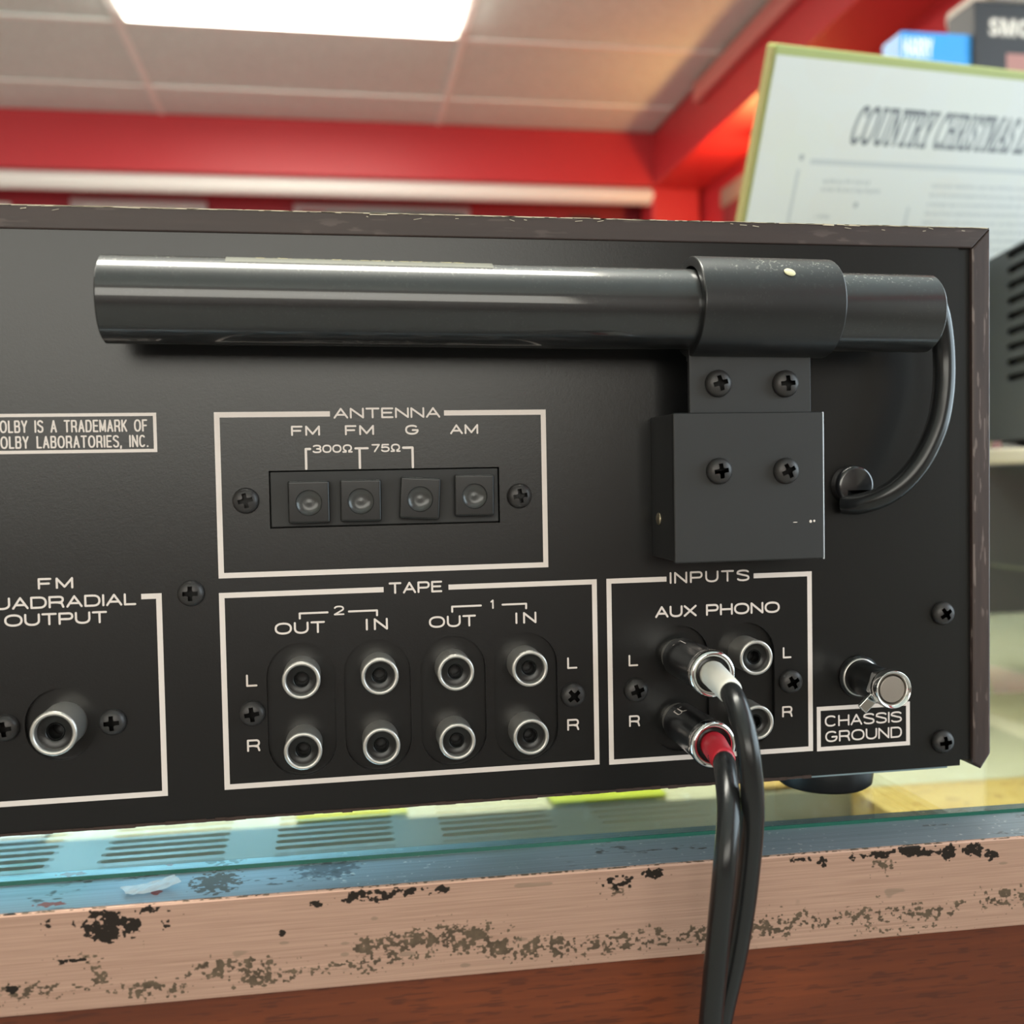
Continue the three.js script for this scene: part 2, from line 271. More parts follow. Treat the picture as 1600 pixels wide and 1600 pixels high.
{ // warm bulb under the soffit, hidden by the record box
  const t = thing('pendant_lamp', 'warm bulb hanging from the red soffit behind the record box', 'lamp', [1.70, 2.455, -3.75]);
  mesh('cord', new THREE.CylinderGeometry(0.004, 0.004, 0.16, 8).translate(0, -0.08, 0), M.blackPlastic, t);
  mesh('socket', lathe([[0, -0.16], [0.02, -0.16], [0.022, -0.2], [0.016, -0.215], [0, -0.215]], 20), M.blackPlastic, t);
  const warm = rgb(1, 0.5, 0.16);
  mesh('bulb', lathe([[0, -0.31], [0.02, -0.305], [0.034, -0.275], [0.03, -0.245], [0.014, -0.22], [0, -0.215]], 24), std({ color: rgb(1, 0.8, 0.5), emissive: warm, emissiveIntensity: 6 }), t);
  const l = new THREE.PointLight(warm, 0.9); l.position.set(1.70, 2.455 - 0.27, -3.75); l.shadow.radius = 1.5; l.castShadow = true; scene.add(l);
}
// ------------------------------------------------------------------ glass-topped display counter (turned a little against the receiver)
const CT = 1.25 * D2R;
{
  const t = thing('display_counter', 'glass topped display counter with worn aluminium rim and reddish wood front', 'counter', [0, 0, 0]);
  t.rotation.y = -CT;
  const XL = -1.3, XR = 1.25, ZB = -0.95, ZG = 0.0045, ZF = 0.0205;       // glass edge and rim front
  const rimGeo = (a, b, c, d, e, f) => { const g = boxUV(box(a, b, c, d, e, f)); return g; };
  const shift = (g, dx, dy) => { const uv = g.attributes.uv; for (let i = 0; i < uv.count; i++) uv.setXY(i, uv.getX(i) - dx, uv.getY(i) - dy); return g; };
  mesh('wood_front', boxUV(box(XL, XR, 0.02, GLASS - 0.0212, ZF - 0.022, ZF - 0.0016)), M.mahogany, t);
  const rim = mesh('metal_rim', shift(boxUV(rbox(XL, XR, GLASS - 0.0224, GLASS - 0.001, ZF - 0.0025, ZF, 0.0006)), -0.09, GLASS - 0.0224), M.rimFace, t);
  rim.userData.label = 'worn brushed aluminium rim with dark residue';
  mesh('rim_ledge', shift(boxUV(box(XL, XR, GLASS - 0.0024, GLASS - 0.00095, ZG - 0.006, ZF - 0.0008)), -0.09, ZG), M.rimTop, t);
  const glass = mesh('glass_top', box(XL, XR, GLASS - 0.0009, GLASS, ZB, ZG - 0.0003), M.glass, t);
  mesh('glass_edge', box(XL, XR, GLASS - 0.0016, GLASS - 0.0001, ZG - 0.0003, ZG), M.glassEdge, glass);
  mesh('side_panel', boxUV(box(XL, XL + 0.02, 0.02, GLASS - 0.007, ZB, ZF - 0.022)), M.mahogany, t);
  mesh('side_panel', boxUV(box(XR - 0.02, XR, 0.02, GLASS - 0.007, ZB, ZF - 0.022)), M.mahogany, t);
  mesh('back_panel', box(XL, XR, 0.02, GLASS - 0.007, ZB - 0.02, ZB), M.darkVoid, t);
  mesh('case_floor', box(XL + 0.02, XR - 0.02, 0.42, 0.44, ZB, ZF - 0.022), M.darkVoid, t);
  mesh('shelf_lip', boxUV(box(0.285, XR - 0.02, 0.882, 0.9, -0.317, -0.2)), M.yellowWood, t);  // stops short on the left, the gap standing in for the receiver shadow
  mesh('shelf_board', boxUV(box(XL + 0.02, XR - 0.02, 0.882, 0.899, ZB, -0.321)), M.liner, t);
  // unseen lamp strip added inside the case to light the bottom plate
  const addedLampG = mesh('added_case_lamp', box(-0.385, 0.005, 0.927, 0.945, -0.072, -0.0015), M.white, t);
  mesh('added_lamp_diffuser', box(-0.38, 0.0, 0.945, 0.9465, -0.068, -0.022), std({ color: rgb(0.9, 0.95, 1), emissive: rgb(0.6, 0.85, 1), emissiveIntensity: 2 }), addedLampG);
  areaLight(rgb(0.50, 0.82, 1.0), 16.0, 0.38, 0.045, [-0.19, 0.9485, -0.045], [-0.19, 2, -0.045]);
}
{ // clear tape left on the rim
  const scrap = new THREE.PlaneGeometry(0.011, 0.006, 14, 8).rotateX(-Math.PI / 2), sp = scrap.attributes.position;
  for (let i = 0; i < sp.count; i++) { const u = sp.getX(i) / 0.011, v = sp.getZ(i) / 0.006; sp.setXYZ(i, sp.getX(i) * (1 + 0.5 * v * u), 0.0004 + 0.0018 * Math.max(0, u - 0.1) ** 1.2 * 2 + 0.0004 * hash(i, 3, 7), sp.getZ(i) * (1 - 0.5 * Math.abs(u))); }
  scrap.computeVertexNormals();
  const scr = mesh('tape_scrap', scrap.rotateY(0.2), phys({ color: rgb(0.8, 0.84, 0.86), roughness: 0.25, transmission: 0.5, thickness: 0 })); scr.position.set(-0.0415, GLASS - 0.0009, 0.0122); tag(scr, 'curled scrap of clear tape on the aluminium rim at the left', 'tape');
}
// cards and tags lying on the shelf under the glass
function card(label, x0, x1, z0, z1, y, turn, mat, r = 0.002) {
  const g = mesh('price_card', rbox(-(x1 - x0) / 2, (x1 - x0) / 2, 0, 0.002, -(z1 - z0) / 2, (z1 - z0) / 2, 0.0008, 1), mat);
  g.position.set((x0 + x1) / 2, y, (z0 + z1) / 2); g.rotation.y = turn; tag(g, label, 'card', 'cards on the shelf under the glass');
}
card('bright yellow card seen through the glass under the receiver', -0.026, 0.034, -0.44, -0.3185, 0.901, 0.0, M.cardYellow);
card('lime green card seen through the glass under the inputs', 0.115, 0.182, -0.44, -0.317, 0.901, 0.0, M.cardLime);
card('pale card seen through the glass at the left end', -0.30, -0.155, -0.44, -0.321, 0.901, 0.0, M.cardWhite);
card('small orange card seen through the glass near the rubber foot', 0.222, 0.268, -0.44, -0.317, 0.901, 0.0, M.cardOrange);

// ------------------------------------------------------------------ stroke lettering, printed flat on the panel
function arc(cx, cy, rx, ry, a0, a1, n = 12) { const p = []; for (let i = 0; i <= n; i++) { const a = (a0 + (a1 - a0) * i / n) * D2R; const c = Math.cos(a), s = Math.sin(a); p.push([cx + rx * Math.sign(c) * Math.abs(c) ** 0.85, cy + ry * Math.sign(s) * Math.abs(s) ** 0.85]); } return p; }
const bow = (w, y0, y1) => [[0, y0], [w - 0.3, y0], ...arc(w - 0.3, (y0 + y1) / 2, 0.3, (y1 - y0) / 2, -90, 90, 10), [0, y1]];
const S = (w) => [...arc(w * .5, .755, w * .5, .245, 25, 190, 10), ...arc(w * .5, .245, w * .5, .255, 75, -155, 14)];
const GLYPH = {
  A: [1.1, [[0, 0], [.55, 1], [1.1, 0]], [[.2, .32], [.9, .32]]], B: [1, [[0, 0], [0, 1]], bow(.95, .53, 1), bow(1, 0, .53)],
  C: [1.15, arc(.575, .5, .575, .5, 48, 312, 22)], D: [1.1, [[0, 0], [0, 1]], [[0, 0], [.6, 0], ...arc(.6, .5, .5, .5, -90, 90, 14), [0, 1]]],
  E: [.9, [[.9, 1], [0, 1], [0, 0], [.9, 0]], [[0, .52], [.8, .52]]], F: [.9, [[.9, 1], [0, 1], [0, 0]], [[0, .5], [.78, .5]]],
  G: [1.18, [...arc(.59, .5, .59, .5, 48, 345, 24), [1.16, .46], [.66, .46]]], H: [1.05, [[0, 0], [0, 1]], [[1.05, 0], [1.05, 1]], [[0, .5], [1.05, .5]]],
  I: [0, [[0, 0], [0, 1]]], K: [1, [[0, 0], [0, 1]], [[.95, 1], [0, .38]], [[.32, .58], [1, 0]]], L: [.8, [[0, 1], [0, 0], [.8, 0]]],
  M: [1.2, [[0, 0], [0, 1], [.6, .1], [1.2, 1], [1.2, 0]]], N: [1.05, [[0, 0], [0, 1], [1.05, 0], [1.05, 1]]],
  O: [1.28, arc(.64, .5, .64, .5, 0, 360, 32)], P: [1.02, [[0, 0], [0, 1]], bow(1.02, .44, 1)], Q: [1.28, arc(.64, .5, .64, .5, 0, 360, 32), [[.8, .28], [1.2, -.06]]],
  R: [1.06, [[0, 0], [0, 1]], bow(1.02, .46, 1), [[.55, .46], [.92, .36], [1.04, 0]]], S: [1.06, S(1.06)], T: [1.05, [[0, 1], [1.05, 1]], [[.525, 0], [.525, 1]]],
  U: [1.08, [[0, 1], [0, .45], ...arc(.54, .45, .54, .45, 180, 360, 14), [1.08, 1]]], X: [1.08, [[0, 0], [1.08, 1]], [[0, 1], [1.08, 0]]], Y: [1.05, [[0, 1], [.525, .45], [1.05, 1]], [[.525, .45], [.525, 0]]],
  0: [1, arc(.5, .5, .5, .5, 0, 360, 28)], 1: [.22, [[0, .82], [.22, 1], [.22, 0]]], 2: [.98, [...arc(.48, .72, .47, .28, 165, -35, 12), [0, 0], [.98, 0]]],
  3: [1, [...arc(.5, .75, .46, .25, 150, -90, 12)], [...arc(.5, .25, .5, .26, 90, -155, 14)]], 5: [1, [[.92, 1], [.14, 1], [.08, .56], ...arc(.5, .32, .48, .32, 120, -155, 16)]],
  7: [.9, [[0, 1], [.9, 1], [.3, 0]]], 'Ω': [1.15, [[0, 0], [.38, 0], [.38, .12], ...arc(.575, .58, .5, .42, 248, -68, 22), [.77, .12], [.77, 0], [1.15, 0]]],
  '.': [0, [[0, 0], [0, .02]]], ',': [0, [[0, .04], [-.06, -.14]]],
};
let layer = 0;
function ribbon(pts, w, out, z = 0.06) {                                      // a mitred strip with round ends; sharp corners start a new strip a hair higher
  const r = w / 2, N = 7, same = (a, b) => Math.hypot(a[0] - b[0], a[1] - b[1]) < 1e-4;
  pts = pts.filter((p, k) => !k || !same(p, pts[k - 1]));
  if (pts.length > 3 && same(pts[0], pts[pts.length - 1])) pts = [...pts.slice(0, -1), pts[0]];
  const closed = pts.length > 3 && same(pts[0], pts[pts.length - 1]);
  const dir = (a, b) => { const L = Math.hypot(b[0] - a[0], b[1] - a[1]); return [(b[0] - a[0]) / L, (b[1] - a[1]) / L]; };
  for (let k = 1; k + 1 < pts.length; k++) {
    const a = dir(pts[k - 1], pts[k]), b = dir(pts[k], pts[k + 1]);
    if (a[0] * b[0] + a[1] * b[1] < 0.5) { ribbon(pts.slice(0, k + 1), w, out, z); ribbon(pts.slice(k), w, out, z); return; }
  }
  z += 0.004 * (layer++ % 12);
  const off = pts.map((p, k) => {
    const a = k ? dir(pts[k - 1], p) : closed ? dir(pts[pts.length - 2], p) : dir(p, pts[1]), b = k + 1 < pts.length ? dir(p, pts[k + 1]) : closed ? dir(p, pts[1]) : a;
    const n = [-(a[1] + b[1]) / 2, (a[0] + b[0]) / 2], m = n[0] * n[0] + n[1] * n[1]; return [n[0] * r / m, n[1] * r / m];
  });
  for (let k = 0; k + 1 < pts.length; k++) {
    const [x, y] = pts[k], [x2, y2] = pts[k + 1], [nx, ny] = off[k], [mx, my] = off[k + 1];
    out.push(x + nx, y + ny, z, x - nx, y - ny, z, x2 - mx, y2 - my, z, x + nx, y + ny, z, x2 - mx, y2 - my, z, x2 + mx, y2 + my, z);
  }
  if (!closed) for (const [p, o, sgn] of [[pts[0], off[0], 1], [pts[pts.length - 1], off[off.length - 1], -1]]) {
    const a0 = Math.atan2(o[1] * sgn, o[0] * sgn);
    for (let k = 0; k < N; k++) { const a = a0 + Math.PI * k / N, b = a0 + Math.PI * (k + 1) / N; out.push(p[0], p[1], z, p[0] + r * Math.cos(a), p[1] + r * Math.sin(a), z, p[0] + r * Math.cos(b), p[1] + r * Math.sin(b), z); }
  }
}
function flat(out) { const g = new THREE.BufferGeometry(); g.setAttribute('position', new THREE.BufferAttribute(new Float32Array(out), 3)); g.computeVertexNormals(); g.setAttribute('uv', new THREE.BufferAttribute(new Float32Array(out.length / 3 * 2), 2)); return g; }
function textGeo(str, x0, x1, yb, h, w, gap = 0.34, z, space = 0.55) {                     // fits the text between x0 and x1 (mm)
  let adv = 0; const put = [];
  for (const ch of str) { if (ch === ' ') { adv += space; continue; } const g = GLYPH[ch]; put.push([g, adv]); adv += g[0] + gap; }
  adv -= gap; const sx = (x1 - x0 - w) / Math.max(adv, 1e-3), sy = h - w, out = [];
  for (const [g, a] of put) for (const line of g.slice(1)) ribbon(line.map(([px, py]) => [x0 + w / 2 + (a + px) * (adv < 0.3 ? sy : sx), yb + w / 2 + py * sy]), w, out, z);
  return flat(out);
}
function rectStrip(list, z = 0.05) { const o = []; for (const [x0, x1, y0, y1] of list) o.push(x0, y0, z, x1, y0, z, x1, y1, z, x0, y0, z, x1, y1, z, x0, y1, z); return flat(o); }

// ------------------------------------------------------------------ the receiver (millimetres on its rear panel, origin opposite the camera; base at -87.05)
const REC = thing('stereo_receiver', 'black vintage stereo receiver seen from behind, in a brown wood grain case', 'receiver', [0, GLASS, 0]);
const mm = g => g.translate(0, 87.05, 0).scale(0.001, 0.001, 0.001);
const part = (name, g, m, parent = REC) => mesh(name, mm(g), m, parent);
const DEPTH = 290;
{ // rear panel with cut-outs
  const holes = [stadium(-9.2, -53.5, 15.5, 31.1), stadium(8.3, -53.5, 15.4, 31.1), stadium(26.05, -53.5, 15.5, 31.1), stadium(43.5, -53.5, 15.5, 31.1), stadium(82.0, -53.5, 15, 31.1), stadium(99.2, -53.5, 15, 31.1), stadium(-61.8, -53.8, 15, 16.2), stadium(11.4, -4.85, 52.9, 13.2, 1)];
  holes[7] = [[-15.2, -11.45], [-15.2, 1.75], [38, 1.75], [38, -11.45]];
  const p = extrude([[-284, -77.6], [157.4, -77.6], [157.4, 55.4], [-284, 55.4]], 1.1, holes, 0).translate(0, 0, -1.1);
  part('rear_panel', boxUV(mm(p)).scale(1000, 1000, 1000).translate(0, -87.05, 0), M.panel);
  part('jack_board', box(-30, 110, -71, -36, -2.4, -1.4), M.blackBoard);
  part('jack_board', box(-78, -45, -66, -42, -2.4, -1.4), M.blackBoard);
  part('chassis', merged([box(-284, 160.6, -77.6, 55.3, -9, -7.5), box(157.4, 160.95, -76.4, 55.3, -9, -0.9), box(-286, -284, -77, 55, -DEPTH, -2), box(158.5, 160.6, -77, 55, -DEPTH, -9)]), M.blackBoard);
  part('front_panel', box(-288, 164, -77, 55, -DEPTH - 6, -DEPTH), M.silver);
}
{ // wood-grain case with mitred corner
  const top = extrude([[-285, 55.3], [160.9, 55.3], [166.0, 60.5], [-290, 60.5]], DEPTH + 0.8, [], 0.35).translate(0, 0, -DEPTH);
  const right = extrude([[160.95, 55.2], [160.95, -77.2], [163.4, -78.9], [166.15, -75.0], [166.15, 60.4]], DEPTH + 0.8, [], 0.6).translate(0, 0, -DEPTH);
  const left = extrude([[-285, 55.2], [-290.2, 60.4], [-290.2, -76], [-285, -76]], DEPTH + 0.8, [], 0.35).translate(0, 0, -DEPTH);
  const metres = g => { g.scale(0.001, 0.001, 0.001); g = boxUV(g); return g.scale(1000, 1000, 1000); };
  part('case_top', metres(top), M.vinylTop); part('case_side', metres(right), M.vinylSide); part('case_side', metres(left), M.vinylSide);
  // worn flakes plus thin pale strips standing in for the lit top edge
  const chipsAndGlint = [];
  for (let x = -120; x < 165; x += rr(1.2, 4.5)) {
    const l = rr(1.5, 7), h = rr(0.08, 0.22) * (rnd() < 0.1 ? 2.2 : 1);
    chipsAndGlint.push(new THREE.BoxGeometry(l, h, 0.5).rotateZ(rr(-0.03, 0.03)).translate(x, 60.42 - h * 0.45, 0.45));
    if (rnd() < 0.22) chipsAndGlint.push(new THREE.BoxGeometry(rr(0.4, 2), rr(0.06, 0.16), 0.06).rotateZ(rr(-0.3, 0.3)).translate(x + rr(0, 3), 60.0 - rr(0.1, 0.9), 0.8));
  }
  for (let x = -150; x < 70; x += rr(6, 14)) chipsAndGlint.push(new THREE.BoxGeometry(rr(6, 16), rr(0.06, 0.14), 0.5).translate(x, 60.44, 0.4));  // long pale strips painting the highlight of the rounded edge
  part('worn_lit_edge', merged(chipsAndGlint), M.wornLitEdge).userData.kind = 'stuff';
  // frayed hardboard edge under the panel
  const fray = []; for (let x = -160; x < 117; x += 2.2) fray.push(new THREE.BoxGeometry(2.4, rr(0.5, 0.9), 1.2).translate(x, -77.6 - rr(0, 0.12), -0.3));
  part('bottom_edge', merged(fray), M.brownEdge).userData.kind = 'stuff';
}
{ // zinc bottom plate with ventilation slots
  const holes = [];
  for (let g = -2; g <= 4; g++) for (let r = 0; r < 9; r++) holes.push(stadium(-2.5 + 43.75 * (g) , 29.2 + 4.65 * r, 31.4, 2.6, 6));
  const keep = holes.filter(h => h.every(p => p[0] > -270 && p[0] < 118));
  const g = extrude([[-280, 1.2], [154.6, 1.2], [154.6, DEPTH - 3], [-280, DEPTH - 3]], 0.8, keep, 0).rotateX(-Math.PI / 2).translate(0, -78.4, 0);
  g.scale(0.001, 0.001, 0.001); part('bottom_plate', boxUV(g).scale(1000, 1000, 1000), M.zinc);
  for (const [x, z] of [[131.5, -24], [-250, -24], [131.5, -262], [-250, -262]]) part('foot', lathe([[0, -87.05], [11.8, -87.05], [12.9, -86.2], [13.4, -82], [13.4, -78.4], [0, -78.4]], 48).translate(x, 0, z), M.rubber);
}
// --- printed frames and lettering
const W = 1.22;
function frame(x0, x1, y0, y1, w, gap) {
  const l = [[x0, x0 + w, y0, y1], [x1 - w, x1, y0, y1], [x0 + w, x1 - w, y0, y0 + w]];
  if (gap) l.push([x0 + w, gap[0], y1 - w, y1], [gap[1], x1 - w, y1 - w, y1]); else l.push([x0 + w, x1 - w, y1 - w, y1]);
  part('printed_frame', rectStrip(l), M.print);
}
frame(-26.9, 49.5, -22.45, 15.2, W, [-1.1, 25.2]);
frame(-26.95, 61.35, -70.95, -25.75, W, [10.2, 25.4]);
frame(63.75, 116.8, -71.2, -25.75, W, [78.9, 101.4]);
frame(117.85, 143.35, -71.4, -60.1, 1.05);
frame(-84.2, -39.4, -71.4, -25.3, W, [-79.8, -43.8]);
frame(-75.9, -39.35, 6.42, 15.2, 0.72);
const words = [
  ['ANTENNA', -0.3, 24.3, 13.5, 2.45, .42, .3], ['FM', -9.95, -3.45, 9.65, 2.3, .42, .42], ['FM', 2.2, 8.85, 9.65, 2.3, .42, .42], ['G', 16.05, 19.2, 9.6, 2.3, .42], ['AM', 26.55, 33.2, 9.6, 2.3, .42, .36],
  ['300Ω', -5.3, 3.85, 5.65, 1.9, .36, .3], ['75Ω', 8.2, 14.9, 5.65, 1.9, .36, .3],
  ['TAPE', 11.4, 23.9, -27.45, 2.7, .46, .34], ['OUT', -14.8, -3.45, -35.85, 2.75, .46, .34], ['IN', 5.9, 11.0, -35.75, 2.75, .46, .7], ['OUT', 20.6, 31.75, -35.85, 2.75, .46, .34], ['IN', 41.25, 46.35, -35.75, 2.75, .46, .7],
  ['2', -1.35, 1.05, -31.9, 2.2, .36], ['1', 35.3, 35.9, -31.9, 2.2, .36],
  ['L', -21.5, -19.0, -47.5, 2.8, .44], ['R', -21.7, -18.7, -62.5, 2.8, .44], ['L', 53.7, 56.2, -47.2, 2.8, .44], ['R', 53.45, 56.45, -62.2, 2.8, .44],
  ['INPUTS', 79.7, 100.3, -27.55, 2.85, .46, .42], ['AUX', 75.9, 86.5, -35.8, 2.85, .5, .3], ['PHONO', 88.9, 108.2, -35.8, 2.85, .5, .3],
  ['L', 69.0, 71.4, -47.35, 2.8, .44], ['R', 68.9, 71.7, -62.2, 2.8, .44], ['L', 108.9, 111.2, -47.35, 2.8, .44], ['R', 108.6, 111.4, -62.2, 2.8, .44],
  ['CHASSIS', 120.0, 141.1, -65.3, 2.85, .42, .3], ['GROUND', 120.1, 141.1, -69.25, 2.85, .42, .3],
  ['FM', -65.5, -58.1, -23.5, 2.5, .46, .5], ['QUADRADIAL', -79.0, -44.9, -27.75, 2.7, .46, .3], ['OUTPUT', -72.7, -51.2, -31.5, 2.7, .46, .3],
  ['DOLBY IS A TRADEMARK OF', -73.7, -41.3, 11.0, 2.75, .37, .62, 1.4], ['DOLBY LABORATORIES, INC.', -73.7, -41.2, 7.55, 2.75, .37, .62, 1.5],
];
for (const [s, x0, x1, y, h, w, gap, space] of words) part('lettering', textGeo(s, x0, x1, y, h, w, gap, undefined, space), M.print);
const line = (pts, w) => { const o = []; ribbon(pts, w, o); part('printed_bracket', flat(o), M.print); };
line([[-6.75, 2.1], [-6.75, 6.6], [-5.8, 6.6]], .55); line([[4.5, 6.6], [7.3, 6.6]], .5); line([[5.43, 6.6], [5.43, 2.1]], .55); line([[15.5, 6.6], [17.65, 6.6], [17.65, 2.05]], .55);
line([[-9.1, -32.3], [-9.1, -31.15], [-2.8, -31.15]], .46); line([[2.1, -31.15], [8.55, -31.15], [8.55, -32.3]], .46); line([[26.15, -32.2], [26.15, -31.0], [33.0, -31.0]], .46); line([[38.2, -31.0], [43.9, -31.0], [43.9, -32.1]], .46);

// --- screws: domed cross-head, cut once
const csg = new Evaluator(); csg.attributes = ['position', 'normal']; csg.useGroups = false;
function cut(g, cutters) {
  const clean = q => { q = q.clone(); for (const k of Object.keys(q.attributes)) if (!['position', 'normal'].includes(k)) q.deleteAttribute(k); return q; };
  let a = new Brush(clean(g)); a.updateMatrixWorld();
  for (const c of cutters) { const b = new Brush(clean(c)); b.updateMatrixWorld(); a = csg.evaluate(a, b, SUBTRACTION); }
  const r = a.geometry; r.setAttribute('uv', new THREE.BufferAttribute(new Float32Array(r.attributes.position.count * 2), 2)); return r;
}
const head = latheZ([[0, 0], [3.0, 0], [3.02, 0.7], [2.75, 1.35], [2.1, 1.85], [1.1, 2.1], [0.0, 2.15]].reverse().map(([r, z]) => [r, z]), 36);
const screwGeo = cut(head, [box(-1.7, 1.7, -0.5, 0.5, 1.0, 3), box(-0.5, 0.5, -1.7, 1.7, 1.0, 3), box(-0.85, 0.85, -0.85, 0.85, 0.9, 3).rotateZ(Math.PI / 4)]);
screwGeo.scale(0.001, 0.001, 0.001);
function screw(x, y, z, turn, s = 1, parent = REC) {
  const m = mesh('screw', screwGeo, M.screw, parent); m.position.set(x / 1000, (y + 87.05) / 1000, z / 1000); m.rotation.z = turn; m.scale.setScalar(s); return m;
}
[[-20.4, -4.9, .2], [42.7, -5.2, .15], [-33.0, -25.5, .0], [-50.7, -53.8, .05], [-73.2, -53.8, .1], [-20.3, -53.6, .12], [54.9, -53.5, .7], [70.7, -53.2, .3], [110.8, -53.2, .5], [152.5, -37.8, .6], [152.3, -71.0, .1], [-33, 35, .4]].forEach(([x, y, a], i) => { if (i < 11) screw(x, y, 0, a, 0.98); });

// --- phono jacks
const shellGeo = latheZ([[4.25, -1.4], [4.15, 5.3], [4.3, 5.9], [4.25, 6.3], [3.95, 6.55], [3.55, 6.5], [3.3, 6.1], [3.3, -1.4]], 44).scale(.001, .001, .001);
const insGeo = latheZ([[0, -1.2], [1.5, -1.2], [1.5, 4.6], [1.9, 5.2], [3.35, 5.2]], 32).scale(.001, .001, .001);
const conGeo = merged([latheZ([[1.75, 2.0], [1.75, 4.9], [1.35, 4.9], [1.35, 2.0]], 24), latheZ([[0, 1.0], [1.5, 1.0]], 16)]).scale(.001, .001, .001);
function jack(x, y, s = 1, long = 1) {
  const g = mesh('phono_jack', shellGeo, M.nickel, REC); g.position.set(x / 1000, (y + 87.05) / 1000, 0); g.scale.set(s, s, long);
  mesh('insulator', insGeo, M.blackBoard, g); mesh('contact', conGeo, M.blackBoard, g); return g;
}
for (const x of [-8.9, 8.65, 26.05, 43.4]) { jack(x, -45.45); jack(x, -61.5); }
jack(99.2, -45.6); jack(99.3, -61.5); jack(82, -45.6); jack(82, -61.6); jack(-61.2, -53.8, 1.14, 1.3);

// --- antenna terminal block
{
  const blk = part('terminal_block', rbox(-15.0, 37.8, -11.25, 1.55, -2.6, -0.25, 0.3), M.darkPaint);
  const cap = cut(new RoundedBoxGeometry(9.3, 9.7, 3.0, 3, 0.5), [latheZ([[0, 5], [3.15, 5], [2.95, 1.0], [2.95, 0.1], [0, 0.1]].reverse(), 32).translate(0, -0.2, 0)]).scale(.001, .001, .001);
  const dome = latheZ([[2.9, 0.9], [2.7, 0.55], [2.0, 0.2], [1.2, 0.05], [0.5, 0.12], [0, 0.15]].reverse(), 28).scale(.001, .001, .001);
  for (const [x, y, a] of [[-6.3, -5.5, 0], [5.4, -5.4, 0.01], [19.0, -5.2, 0.06], [31.7, -4.8, 0.01]]) {
    const t = mesh('push_terminal', cap, M.terminal, blk); t.position.set(x / 1000, (y + 87.05) / 1000, 0.0012); t.rotation.z = -a;
    const d = mesh('button', dome, M.terminalDome, t); d.position.set(0, -0.0002, 0.0002);
  }
}
// --- ground post
{
  const c = [129.2, -52.9];
  const post = part('ground_post', latheZ([[0, 0.1], [5.4, 0.1], [5.4, 0.9], [4.6, 1.2], [4.3, 2.0], [4.25, 11.6], [0, 11.6]].reverse(), 40).translate(c[0], c[1], 0), M.blackPlastic);
  part('base_ring', latheZ([[4.5, 0.9], [4.85, 1.0], [4.85, 1.5], [4.5, 1.6]].reverse(), 40).translate(c[0], c[1], 0), M.nickel, post);
  part('clamp_nut', merged([extrude([...Array(6)].map((_, i) => [4.5 * Math.cos(i * Math.PI / 3 + .2), 4.5 * Math.sin(i * Math.PI / 3 + .2)]), 2.2, [], .2).translate(c[0], c[1], 12.0), rbox(-7.2, -2.5, -1.3, 1.3, 0, 1.0, .2).rotateZ(0.75).translate(c[0] - 0.3, c[1] - 0.6, 11.4)]), M.chrome, post);
  part('knob_ring', latheZ([[3.3, 14.0], [4.5, 14.1], [4.65, 15.2], [4.55, 16.9], [4.3, 17.1], [3.35, 16.2], [3.3, 14.0]].reverse(), 44).translate(c[0], c[1], 0), M.chrome, post);
  part('knob_face', latheZ([[0, 16.35], [3.0, 16.35], [3.2, 16.2], [3.2, 14.2], [0, 14.2]], 36).translate(c[0], c[1], 0), std({ color: rgb(0.36, 0.31, 0.27), metalness: 0.6, roughness: 0.4 }), post);
}
